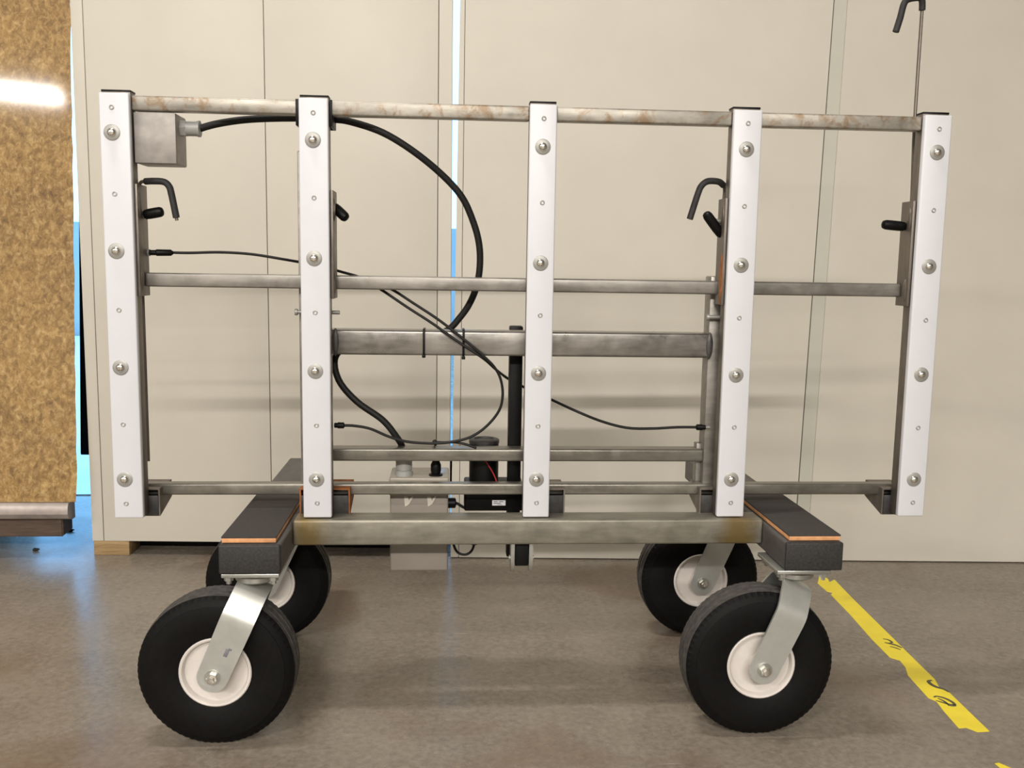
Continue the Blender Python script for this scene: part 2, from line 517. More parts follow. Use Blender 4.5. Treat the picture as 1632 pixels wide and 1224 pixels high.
# grey folded metal lip under the sheet, then a weathered plank
prism('metal_lip', [(0.945, 0.171), (0.938, 0.160), (0.936, 0.140), (0.945, 0.126), (0.965, 0.118), (0.990, 0.118), (0.990, 0.171)], 'X', -2.25, -1.080, 'lip', bd, 0.0)
prism('plank', [(-2.25, 0.968), (-1.108, 0.968), (-1.112, 1.05), (-2.25, 1.05)], 'Z', 0.066, 0.119, 'plank', bd, 0.003)
box('foot', (-2.05, 0.985, 0.0), (-1.75, 1.045, 0.067), 'plank', bd, 0.003)
box('foot', (-1.46, 1.0, 0.0), (-1.36, 1.045, 0.067), 'plank', bd, 0.003)

# ================================================================ ROLLING RACK
rack = empty('rolling_rack', (0.1, 0.15, 0.0))
tag(rack, 'unpainted steel sheet rack with white plastic uprights on four black pneumatic casters', 'cart')

# ---- side beams with grip pads
for x0, x1, px0, px1 in ((-0.3975, -0.2905, -0.3935, -0.2985), (0.6095, 0.7165, 0.6165, 0.7130)):
    bmn = box('side_beam', (x0, -0.136, 0.3235), (x1, 0.60, 0.3768), 'beam', rack, 0.006, 3)
    c = box('end_cap', (x0 + 0.0005, -0.1395, 0.3240), (x1 - 0.0005, -0.130, 0.3763), 'end_cap', bmn, 0.0032, 3)
    c['label'] = 'black textured end cap'
    pc = box('pad_board', (px0 + 0.001, -0.131, 0.3782), (px1 - 0.001, 0.25, 0.3865), 'cork', rack, 0.0008)
    pc['label'] = 'orange wooden pad edge'
    box('grip_pad', (px0, -0.132, 0.3862), (px1, 0.251, 0.3893), 'grip_pad', pc, 0.001)
# ---- base tube
box('base_tube', (-0.2900, -0.012, 0.336), (0.6090, 0.048, 0.3845), 'steel_base', rack, 0.004, 3)
for x in (-0.262, 0.533):
    box('mast_foot', (x - 0.022, 0.0475, 0.339), (x + 0.022, 0.070, 0.383), 'steel_dark', rack, 0.001)

# ---- posts with white facing, washers, dome bolts and screws
def mesh_of(build, name, mats):
    bm = bmesh.new(); build(bm)
    bmesh.ops.recalc_face_normals(bm, faces=bm.faces)
    for f in bm.faces: f.smooth = True
    for e in bm.edges:
        if len(e.link_faces) == 2 and e.calc_face_angle(0) > 0.6: e.smooth = False
    me = bpy.data.meshes.new(name); bm.to_mesh(me); bm.free()
    for m_ in mats: me.materials.append(MT[m_])
    return me
washer_me = mesh_of(lambda b: add_lathe(b, [(0.0045, 0.0), (0.0045, -0.0018), (0.0125, -0.0018), (0.0142, -0.0010), (0.0142, 0.0004)], 28), 'washer', ['washer'])
bolt_me = mesh_of(lambda b: add_lathe(b, [(0.0080, 0.0), (0.0078, -0.0014), (0.0066, -0.0034), (0.0042, -0.0048), (0.0020, -0.0053), (0.0, -0.0054)], 22), 'dome_bolt', ['bolt'])
screw_me = mesh_of(lambda b: add_lathe(b, [(0.0046, 0.0004), (0.0046, -0.0006), (0.0034, -0.0010), (0.0022, -0.0006), (0.0018, 0.0006), (0.0, 0.0006)], 16), 'screw', ['washer'])
posts = [(-0.6190, -0.5665), (-0.2717, -0.2190), (0.1432, 0.1932), (0.5205, 0.5738), (0.8835, 0.9358)]
wx = [-0.5978, -0.2467, 0.1678, 0.5460, 0.9104]
rows_w = [[1.0873, 0.8795, 0.6690, 0.4605], [1.0827, 0.8720, 0.6650, 0.4607], [1.0804, 0.8700, 0.6645, 0.4609], [1.0848, 0.8720, 0.6640, 0.4611], [1.0875, 0.8750, 0.6680, 0.4613]]
rows_s = [1.1310, 0.9800, 0.7735, 0.5630, 0.4150]
POST = []
for i, (x0, x1) in enumerate(posts):
    p = box('post', (x0 + 0.0008, 0.0122, 0.3862), (x1 - 0.0008, 0.039, 1.1600), 'steel_dark', rack, 0.0015)
    POST.append(p)
    box('top_cap', (x0 + 0.0006, 0.0120, 1.1595), (x1 - 0.0006, 0.0394, 1.1630), 'black', p, 0.0008)['label'] = 'black cap on the post end'
    f = box('facing_strip', (x0, 0.0, 0.3866), (x1, 0.0125, 1.1560), 'white_plastic', p, 0.0028, 3)
    f['label'] = 'white plastic facing strip'
    for z in rows_w[i]:
        place(washer_me, 'washer', (wx[i], 0.0, z), p)
        place(bolt_me, 'dome_bolt', (wx[i], -0.0016, z), p)
    for z in rows_s:
        place(screw_me, 'screw', (wx[i] + 0.001, 0.0, z + random.uniform(-0.001, 0.001)), p, (0, random.uniform(0, 3), 0))

# ---- rails
for a, b in zip(posts, posts[1:]):
    box('top_rail', (a[1] - 0.001, 0.0135, 1.1285), (b[0] + 0.001, 0.0385, 1.1545), 'steel_top', rack, 0.0035, 3)
box('middle_rail', (-0.562, 0.040, 0.8155), (0.8785, 0.065, 0.8412), 'steel', rack, 0.0035, 3)
box('bottom_rail', (-0.585, 0.060, 0.4155), (0.905, 0.085, 0.4378), 'steel_lower', rack, 0.0035, 3)

# ---- lower support arms: short square tubes with a plate closing most of the mouth
def arm(x0, x1, rusty=False):
    z0, z1, y0, y1 = 0.3800, 0.4335, 0.040, 0.118
    t = 0.0028
    bm = bmesh.new()
    outer = [(x0, z0), (x1, z0), (x1, z1), (x0, z1)]
    inner = [(x0 + t, z0 + t), (x1 - t, z0 + t), (x1 - t, z1 - t), (x0 + t, z1 - t)]
    lift = 0.020                                   # underside rises towards the back
    def V(p, y, back): return bm.verts.new((p[0], y, p[1] + (lift if back and p[1] < 0.40 else 0)))
    A = [V(p, y0, 0) for p in outer]; B = [V(p, y0, 0) for p in inner]
    C = [V(p, y1, 1) for p in outer]; D = [V(p, y1 - 0.006, 1) for p in inner]
    for i in range(4):
        j = (i + 1) % 4
        bm.faces.new((A[i], A[j], B[j], B[i])); bm.faces.new((A[i], A[j], C[j], C[i])); bm.faces.new((B[i], B[j], D[j], D[i]))
    bm.faces.new(C); bm.faces.new(D)
    o = finish(bm, 'support_arm', 'rust' if rusty else 'steel_dark', rack)
    if rusty: o['label'] = 'orange rusted support arm'
    box('end_plate', (x0 + t, y0 - 0.002, z0 + 0.0005), (x1 - t, y0 + 0.002, z1 - 0.0135), 'arm_cap', o, 0.001)
    return o
arm(-0.600, -0.5475)
arm(-0.2850, -0.1890, True)
arm(0.1750, 0.2285)
arm(0.4965, 0.5500)
arm(0.8680, 0.9215)

# ---- masts, cross tubes, pivot bolts
m1 = box('mast', (-0.2860, 0.068, 0.337), (-0.2370, 0.108, 1.0710), 'steel', rack, 0.003)
m2 = box('mast', (0.5085, 0.068, 0.337), (0.5585, 0.108, 0.850), 'steel', rack, 0.003)
for m_, xa, xb in ((m1, -0.2915, -0.2075), (m2, 0.4990, 0.5640)):
    bm = bmesh.new()
    hexr = lambda j, i, r: r
    add_lathe(bm, [(0.0060, xa), (0.0064, xa + 0.001), (0.0064, xa + 0.005), (0.0038, xa + 0.0052), (0.0038, xb), (0.0, xb + 0.0005)], 12, 'X', (0, 0.055, 0.7712))
    finish(bm, 'pivot_bolt', 'washer', m_)
box('mast_plate', (0.4985, 0.085, 0.400), (0.5100, 0.107, 0.5150), 'steel', m2, 0.001)
xb_ = box('cross_tube', (-0.238, 0.058, 0.6905), (0.5095, 0.108, 0.7385), 'steel_cross', rack, 0.005, 3)
box('cross_tube', (-0.238, 0.070, 0.4805), (0.5095, 0.108, 0.5055), 'steel_lower', rack, 0.004, 3)
for x, k in ((-0.2165, 1), (0.5085, -1)):
    bm = bmesh.new()
    bmesh.ops.create_icosphere(bm, subdivisions=2, radius=1.0)
    for v in bm.verts:
        v.co = Vector((x + v.co.x * 0.0075, 0.060 + v.co.y * 0.005, 0.7145 + v.co.z * 0.027))
    finish(bm, 'weld_bead', 'beam', xb_)
for x in (-0.0485, 0.0275):
    bm = bmesh.new()
    add_box(bm, (x - 0.0022, 0.0560, 0.686), (x + 0.0022, 0.0585, 0.742), 0.0005)
    add_box(bm, (x - 0.0022, 0.0560, 0.7385), (x + 0.0022, 0.110, 0.7405), 0.0005)
    add_box(bm, (x - 0.0022, 0.0560, 0.688), (x + 0.0022, 0.110, 0.690), 0.0005)
    add_box(bm, (x - 0.0035, 0.0525, 0.684 if x > 0 else 0.687), (x + 0.0035, 0.0580, 0.690 if x > 0 else 0.692), 0.0005)
    finish(bm, 'cable_tie', 'black', xb_)

# ---- brackets on the post sides, clamp levers, hook rods
def bracket(x0, x1, z0, z1, side, rustpatch=False):
    o = box('bracket', (x0, 0.012, z0), (x1, 0.068 if side > 0 else 0.059, z1), 'steel_dark', rack, 0.001)
    xs = x1 if side > 0 else x0
    for z, h in ((z1 - 0.035, 0.022), (z0 + 0.030, 0.022)):
        bm = bmesh.new()
        bmesh.ops.create_icosphere(bm, subdivisions=2, radius=1.0)
        for v in bm.verts:
            v.co = Vector((xs + v.co.x * 0.0032, 0.024 + v.co.y * 0.0060, z + v.co.z * h)) + Vector((0, random.uniform(-.0006, .0006), random.uniform(-.001, .001)))
        finish(bm, 'weld_bead', 'steel_dark', o)
    if rustpatch:
        bm = bmesh.new()
        bmesh.ops.create_icosphere(bm, subdivisions=2, radius=1.0)
        for v in bm.verts:
            v.co = Vector((xs + v.co.x * 0.0025, 0.020 + v.co.y * 0.0085, 0.845 + v.co.z * 0.05))
        q = finish(bm, 'rust_patch', 'rust', o)
        q['label'] = 'orange rust on the bracket'
    return o
br1 = bracket(-0.5670, -0.5615, 0.7985, 1.0000, 1)
br2 = bracket(-0.2185, -0.2130, 0.7985, 0.9960, 1)
br4 = bracket(0.5145, 0.5200, 0.7965, 0.9965, -1, True)
br5 = bracket(0.8775, 0.8830, 0.7985, 0.9985, -1)

def lever(a, b, stub, par):
    a, b = Vector(a), Vector(b)
    d = (b - a).normalized(); L = (b - a).length
    pts = [a + d * (L * t) for t in (0.0, 0.03, 0.10, 0.3, 0.6, 0.85, 0.95, 0.985, 1.0)]
    rad = [0.0030, 0.0070, 0.0088, 0.0095, 0.0096, 0.0093, 0.0075, 0.0048, 0.0015]
    bm = bmesh.new()
    add_tube(bm, pts, 1, 16, lambda t: rad[int(round(t * 8))])
    o = finish(bm, 'clamp_lever', 'black', par)
    s0, s1 = Vector(stub[0]), Vector(stub[1])
    bm = bmesh.new()
    add_tube(bm, [s0, s1], 0.0050, 10)
    q = finish(bm, 'clamp_stud', 'washer', par)
    return o
lever((-0.5600, 0.040, 0.9462), (-0.5235, 0.036, 0.9530), ((-0.562, 0.044, 0.944), (-0.548, 0.044, 0.945)), br1)
lever((-0.2165, 0.046, 0.9690), (-0.1905, 0.030, 0.9455), ((-0.213, 0.044, 0.961), (-0.206, 0.044, 0.961)), br2)
lever((0.5195, 0.042, 0.9270), (0.4815, 0.030, 0.9700), ((0.5145, 0.042, 0.9545), (0.500, 0.042, 0.9545)), br4)
lever((0.8790, 0.040, 0.9510), (0.8300, 0.036, 0.9545), ((0.8775, 0.044, 0.9535), (0.864, 0.044, 0.9535)), br5)

def hook(rod_pts, sleeve_pts, rr=0.0032):
    o = tube('hook_rod', rod_pts, rr, 'steel_dark', rack, 10, 6)
    q = tube('rubber_sleeve', sleeve_pts, 0.0062, 'sleeve', o, 14, 6)
    q['label'] = 'black rubber sleeve on the hook'
    return o
y = 0.0715
hook([(-0.5767, y, 0.480), (-0.5767, y, 0.7635), (-0.577, y, 0.98), (-0.5765, y, 0.997), (-0.5735, y - .004, 1.0045), (-0.566, y - .010, 1.0078), (-0.5436, y - .020, 1.0082), (-0.5231, y - .022, 1.0070), (-0.5150, y - .022, 0.9985), (-0.5110, y - .022, 0.985), (-0.5035, y - .022, 0.9375)],
     [(-0.5610, y - .012, 1.0080), (-0.5436, y - .020, 1.0082), (-0.5251, y - .022, 1.0070), (-0.5160, y - .022, 0.9995), (-0.5120, y - .022, 0.986), (-0.5042, y - .022, 0.9425)])
hook([(0.5230, y, 0.790), (0.5255, y, 0.90), (0.5284, y, 0.9976), (0.5275, y - .004, 1.0167), (0.5221, y - .010, 1.0265), (0.505, y - .018, 1.0305), (0.4912, y - .020, 1.0302), (0.4779, y - .022, 1.0214), (0.4700, y - .022, 1.004), (0.4575, y - .022, 0.960)],
     [(0.5240, y - .008, 1.0240), (0.5140, y - .014, 1.0295), (0.5000, y - .018, 1.0308), (0.4880, y - .020, 1.0292), (0.4779, y - .022, 1.0214), (0.4715, y - .022, 1.007), (0.4573, y - .022, 0.958)])
hook([(0.9045, y, 0.76), (0.9032, y, 0.9906), (0.8983, y, 1.1464), (0.8977, y, 1.3624), (0.8966, y - .002, 1.375), (0.8898, y - .004, 1.3828), (0.8667, y - .006, 1.3786), (0.8575, y - .008, 1.3691), (0.8519, y - .008, 1.3437), (0.845, y - .008, 1.3185)],
     [(0.8979, y, 1.3610), (0.8970, y - .001, 1.371), (0.8940, y - .003, 1.3805), (0.8870, y - .004, 1.3828), (0.8667, y - .006, 1.3786), (0.8575, y - .008, 1.3691), (0.8519, y - .008, 1.3437), (0.845, y - .008, 1.3181)])

# ---- junction box under the top rail, its gland, conduit and the clamp behind the second post
jb = box('junction_box', (-0.5655, 0.020, 1.0365), (-0.4915, 0.085, 1.1262), 'cast', rack, 0.003, 3)
box('box_lid', (-0.5650, 0.0165, 1.0372), (-0.4920, 0.021, 1.1255), 'cast', jb, 0.0012)
bm = bmesh.new()
add_lathe(bm, [(0.0, 0.0), (0.0150, 0.0), (0.0150, 0.0105)], 6, 'X', (-0.4915, 0.050, 1.1035))
add_lathe(bm, [(0.0135, 0.0095), (0.0135, 0.0300), (0.0148, 0.0305), (0.0148, 0.0345), (0.0075, 0.0355), (0.0, 0.0355)], 24, 'X', (-0.4915, 0.050, 1.1035))
finish(bm, 'cable_gland', 'gland', jb)
conduit = [(-0.4600, 0.052, 1.1040), (-0.4244, 0.056, 1.1150), (-0.3674, 0.058, 1.1242), (-0.2875, 0.060, 1.1287), (-0.2186, 0.060, 1.1282), (-0.1841, 0.062, 1.1245), (-0.1263, 0.064, 1.1068), (-0.0683, 0.072, 1.0740), (-0.0140, 0.086, 1.0325), (0.0225, 0.094, 0.9935), (0.0432, 0.100, 0.9516), (0.0559, 0.104, 0.9097), (0.0590, 0.108, 0.8674), (0.0535, 0.112, 0.8248), (0.0392, 0.116, 0.7879), (0.0198, 0.120, 0.7594), (-0.004, 0.122, 0.7350), (-0.050, 0.122, 0.7170), (-0.120, 0.122, 0.7120), (-0.190, 0.122, 0.7050), (-0.2240, 0.120, 0.6800), (-0.2170, 0.112, 0.6350), (-0.1810, 0.104, 0.5935), (-0.1310, 0.100, 0.5582), (-0.1035, 0.100, 0.5245), (-0.0915, 0.110, 0.5000), (-0.0890, 0.118, 0.4690)]
tube('conduit', conduit, 0.0066, 'cable', rack, 14, 6)
bm = bmesh.new()
add_box(bm, (-0.2785, 0.0105, 1.1090), (-0.2722, 0.066, 1.1555), 0.001)
add_box(bm, (-0.2185, 0.0105, 1.1090), (-0.2135, 0.066, 1.1555), 0.001)
add_box(bm, (-0.2785, 0.066, 1.1090), (-0.2135, 0.072, 1.1555), 0.001)
finish(bm, 'conduit_clamp', 'black', rack)

# ---- linear actuator: column, motor, gear housing, clevis
ac = box('actuator_column', (0.1200, 0.112, 0.272), (0.1465, 0.142, 0.7450), 'black', rack, 0.003)
gh = box('gear_housing', (0.0327, 0.113, 0.3685), (0.1520, 0.176, 0.4260), 'black', ac, 0.004, 3)
mo = lathe('motor', [(0.0, 0.0), (0.0300, 0.0), (0.0300, 0.082), (0.0265, 0.083), (0.0, 0.083)], 'black', ac, (0.0728, 0.146, 0.4240), 28, 'Z')
lathe('motor_cap', [(0.0295, 0.0), (0.0310, 0.0), (0.0310, 0.0065), (0.0280, 0.0085), (0.0210, 0.0088), (0.0195, 0.0060), (0.0, 0.0060)], 'arm_cap', mo, (0.0728, 0.146, 0.5040), 28, 'Z')
tube('red_wire', [(0.0660, 0.1150, 0.486), (0.0780, 0.1140, 0.468), (0.0900, 0.1150, 0.448), (0.0970, 0.1140, 0.432), (0.0990, 0.1140, 0.420)], 0.0013, 'red_wire', mo, 8)
lb = box('label_plate', (0.0895, 0.1124, 0.3805), (0.1165, 0.1134, 0.3915), 'label', gh, 0.0)
bm = bmesh.new()
for k, (a, b) in enumerate(((0.092, 0.101), (0.103, 0.112), (0.092, 0.107))):
    z = 0.3885 if k < 2 else 0.3850
    add_box(bm, (a, 0.1121, z - 0.0009), (b, 0.1126, z + 0.0009))
add_box(bm, (0.100, 0.1121, 0.3822), (0.110, 0.1126, 0.3830))
finish(bm, 'print_lines', 'ink', gh)
for x in (0.1255, 0.1610):
    out = [(0.006, 0.336), (0.040, 0.336), (0.040, 0.290), (0.0345, 0.2775), (0.023, 0.2725), (0.0115, 0.2775), (0.006, 0.290)]
    prism('clevis_plate', out, 'X', x - 0.0036, x + 0.0036, 'zinc', rack, 0.001)
lathe('clevis_pin', [(0.0, 0.119), (0.0050, 0.119), (0.0050, 0.1675), (0.0, 0.1675)], 'washer', rack, (0, 0.023, 0.300), 14, 'X')
box('actuator_foot', (0.1300, 0.012, 0.286), (0.1565, 0.142, 0.3355), 'black', rack, 0.002)

# ---- control enclosure behind the base tube
en = box('control_enclosure', (-0.1160, 0.100, 0.2480), (0.0005, 0.190, 0.4080), 'enclosure', rack, 0.004, 3)
li = box('enclosure_lid', (-0.1175, 0.096, 0.4040), (0.0020, 0.194, 0.4420), 'enclosure_lid', en, 0.004, 3)
lathe('cable_gland', [(0.0, 0.0), (0.0175, 0.0), (0.0175, 0.010), (0.0150, 0.011), (0.0165, 0.013), (0.0165, 0.036), (0.0085, 0.038), (0.0, 0.038)], 'gland', en, (-0.0890, 0.120, 0.4415), 20, 'Z')
lathe('cable_gland', [(0.0, 0.0), (0.0140, 0.0), (0.0140, 0.003), (0.0090, 0.004), (0.0105, 0.010), (0.0105, 0.022), (0.0070, 0.030), (0.0055, 0.044), (0.0032, 0.050), (0.0, 0.050)], 'black', en, (-0.0250, 0.118, 0.4418), 20, 'Z')
lathe('cable_gland', [(0.0, 0.0), (0.0105, 0.0), (0.0105, 0.014), (0.0060, 0.016), (0.0, 0.016)], 'black', en, (0.0005, 0.124, 0.3830), 20, 'X')
for x in (-0.082, -0.036):
    bm = bmesh.new()
    vs = [(x - 0.006, 0.4030), (x + 0.001, 0.4030), (x + 0.004, 0.394), (x + 0.009, 0.4030), (x + 0.013, 0.4030), (x + 0.004, 0.387), (x - 0.004, 0.382)]
    A = [bm.verts.new((p[0], 0.0985, p[1])) for p in vs]; B = [bm.verts.new((p[0], 0.1015, p[1])) for p in vs]
    bm.faces.new(A); bm.faces.new(B)
    for i in range(len(vs)):
        j = (i + 1) % len(vs); bm.faces.new((A[i], A[j], B[j], B[i]))
    finish(bm, 'lid_clip', 'clip', en)
tube('gear_lead', [(0.0150, 0.124, 0.3830), (0.0200, 0.118, 0.3825), (0.0270, 0.118, 0.3780), (0.0340, 0.120, 0.3735)], 0.0030, 'cable', en, 10)
tube('lead_loop', [(0.0060, 0.110, 0.335), (0.0110, 0.104, 0.3054), (0.0190, 0.100, 0.288), (0.0337, 0.099, 0.2822), (0.0464, 0.100, 0.2875), (0.0530, 0.102, 0.3020), (0.0560, 0.106, 0.335)], 0.0026, 'cable', en, 10)
lathe('lead_plug', [(0.0, 0.0), (0.0065, 0.001), (0.0075, 0.008), (0.0070, 0.018), (0.0, 0.019)], 'black', en, (0.0535, 0.101, 0.3020), 14, 'Z')

# ---- sensor cables with moulded ends
def plug(par, a, b, r, mat='black'):
    a, b = Vector(a), Vector(b)
    pts = [a + (b - a) * t for t in (0, 0.04, 0.3, 0.34, 0.9, 1.0)]
    rad = [r * .7, r * .8, r * .8, r, r * .95, r * .45]
    bm = bmesh.new(); add_tube(bm, pts, 1, 14, lambda t: rad[int(round(t * 5))])
    return finish(bm, 'cable_plug', mat, par)
c1 = tube('sensor_cable', [(-0.5300, 0.070, 0.8790), (-0.4887, 0.070, 0.8787), (-0.4320, 0.072, 0.8808), (-0.3740, 0.072, 0.8782), (-0.3160, 0.074, 0.8698), (-0.2580, 0.112, 0.8590), (-0.2045, 0.085, 0.8468), (-0.1692, 0.074, 0.8367), (-0.1333, 0.070, 0.8168), (-0.0795, 0.062, 0.7819), (-0.0314, 0.054, 0.7520), (0.0165, 0.0510, 0.7185), (0.0650, 0.0510, 0.6870), (0.0900, 0.085, 0.6630), (0.1080, 0.1400, 0.6450), (0.1240, 0.1530, 0.6330), (0.1470, 0.1520, 0.6210), (0.1720, 0.140, 0.6110), (0.2060, 0.105, 0.5990), (0.2520, 0.066, 0.5819), (0.3024, 0.066, 0.5621), (0.3527, 0.066, 0.5498), (0.4030, 0.066, 0.5487), (0.4533, 0.066, 0.5515), (0.4910, 0.066, 0.5516)], 0.0027, 'cable', rack, 10, 6)
plug(c1, (-0.5610, 0.062, 0.8780), (-0.5170, 0.068, 0.8785), 0.0064)
lathe('sensor_nut', [(0.0, 0.0), (0.0075, 0.0), (0.0075, 0.004), (0.0, 0.004)], 'washer', c1, (-0.5620, 0.0615, 0.8780), 6, 'X')
plug(c1, (0.5095, 0.066, 0.5515), (0.4900, 0.066, 0.5516), 0.0062)
lathe('sensor_stud', [(0.0, 0.0), (0.0026, 0.0), (0.0026, 0.012), (0.0, 0.012)], 'washer', c1, (0.5060, 0.066, 0.5513), 10, 'X')
c2 = tube('sensor_cable', [(-0.150, 0.080, 0.8330), (-0.109, 0.069, 0.8151), (-0.0674, 0.062, 0.7894), (-0.0194, 0.0525, 0.7590), (0.0285, 0.0500, 0.7225), (0.0650, 0.0500, 0.6920), (0.0877, 0.054, 0.6691), (0.1002, 0.056, 0.6447), (0.1044, 0.058, 0.6140), (0.0975, 0.060, 0.5831), (0.0734, 0.062, 0.5520), (0.0430, 0.064, 0.5307), (0.0064, 0.066, 0.5205), (-0.0302, 0.068, 0.5170), (-0.0788, 0.068, 0.5200), (-0.1152, 0.066, 0.5302), (-0.1514, 0.064, 0.5461), (-0.1814, 0.062, 0.5521), (-0.2050, 0.060, 0.5532)], 0.0027, 'cable', rack, 10, 6)
plug(c2, (-0.2200, 0.060, 0.5534), (-0.2000, 0.060, 0.5532), 0.0062)
c3 = tube('sensor_cable', [(0.055, 0.068, 0.5080), (0.034, 0.069, 0.5150), (0.012, 0.070, 0.5190), (-0.010, 0.070, 0.5185), (-0.0245, 0.072, 0.5190), (-0.0290, 0.105, 0.5140), (-0.0252, 0.117, 0.5000), (-0.0250, 0.118, 0.4850)], 0.0026, 'cable', rack, 10, 6)
bm = bmesh.new(); bmesh.ops.create_icosphere(bm, subdivisions=2, radius=0.0052)
for v in bm.verts: v.co += Vector((-0.0268, 0.074, 0.5185))
finish(bm, 'cable_knot', 'cable', c3)

# ---- casters
RT = 0.1405; RC = 0.138
def tyre_mesh():
    bm = bmesh.new()
    n = 144
    prof = [(0.0600, -0.030), (0.0650, -0.0365), (0.0800, -0.0415), (0.0980, -0.0430), (0.1120, -0.0420), (0.1215, -0.0400), (0.1222, -0.0392), (0.1300, -0.0365), (0.1355, -0.0325), (0.1385, -0.0280),
            (0.1395, -0.0200), (0.1365, -0.0190), (0.1365, -0.0165), (0.1402, -0.0155), (0.1405, -0.0050), (0.1370, -0.0040), (0.1370, -0.0010)]
    full = prof + [(r, -h) for r, h in reversed(prof)]
    def rf(j, i, r):
        jj = min(j, len(full) - 1 - j)
        if jj in (8, 9): return r - (0.0004 if i % 2 else 0.0)         # shoulder lugs
        if jj in (10, 13, 14): return r - (0.0003 if i % 2 else 0.0)
        return r
    def hf(j, i, h):
        jj = min(j, len(full) - 1 - j)
        k = {6: 0.0005, 7: 0.0023, 8: 0.0025, 9: 0.0013}.get(jj, 0.0)
        return h - math.copysign(k, h) if i % 2 else h
    def mi(j):
        jj = min(j, len(full) - 2 - j)
        return 1 if jj >= 9 else 0
    add_lathe(bm, full, n, 'Y', (0, 0, 0), rf, close=False, mat_index=mi, hfun=hf)
    bm.verts.ensure_lookup_table()
    for v in bm.verts:                         # flattened contact patch
        if v.co.z < -RC + 0.001: v.co.z = -RC + 0.001 * (1 if v.co.z > -RC else 0)
    bmesh.ops.recalc_face_normals(bm, faces=bm.faces)
    for f in bm.faces: f.smooth = True
    for e in bm.edges:
        if len(e.link_faces) == 2 and e.calc_face_angle(0) > 0.5: e.smooth = False
    me = bpy.data.meshes.new('tyre'); bm.to_mesh(me); bm.free()
    me.materials.append(MT['rubber']); me.materials.append(MT['tread'])
    return me
def rim_mesh():
    prof = [(0.0610, -0.0290), (0.0635, -0.0350), (0.0640, -0.0385), (0.0620, -0.0400), (0.0590, -0.0390), (0.0565, -0.0345), (0.0545, -0.0210), (0.0500, -0.0120), (0.0420, -0.0085), (0.0300, -0.0095), (0.0250, -0.0150), (0.0215, -0.0270), (0.0205, -0.0440), (0.0190, -0.0455), (0.0, -0.0455)]
    def b(bm):
        add_lathe(bm, prof, 48, 'Y')
        add_lathe(bm, [(r, -h) for r, h in prof], 48, 'Y')
    return mesh_of(b, 'wheel_rim', ['rim'])
TY, RI = tyre_mesh(), rim_mesh()
nut_me = mesh_of(lambda b: add_lathe(b, [(0.0100, 0.0), (0.0100, -0.0070), (0.0060, -0.0078), (0.0058, -0.0130), (0.0, -0.0135)], 6), 'axle_nut', ['bolt'])
aw_me = mesh_of(lambda b: add_lathe(b, [(0.0140, 0.0005), (0.0140, -0.0015), (0.0, -0.0016)], 20), 'axle_washer', ['zinc'])

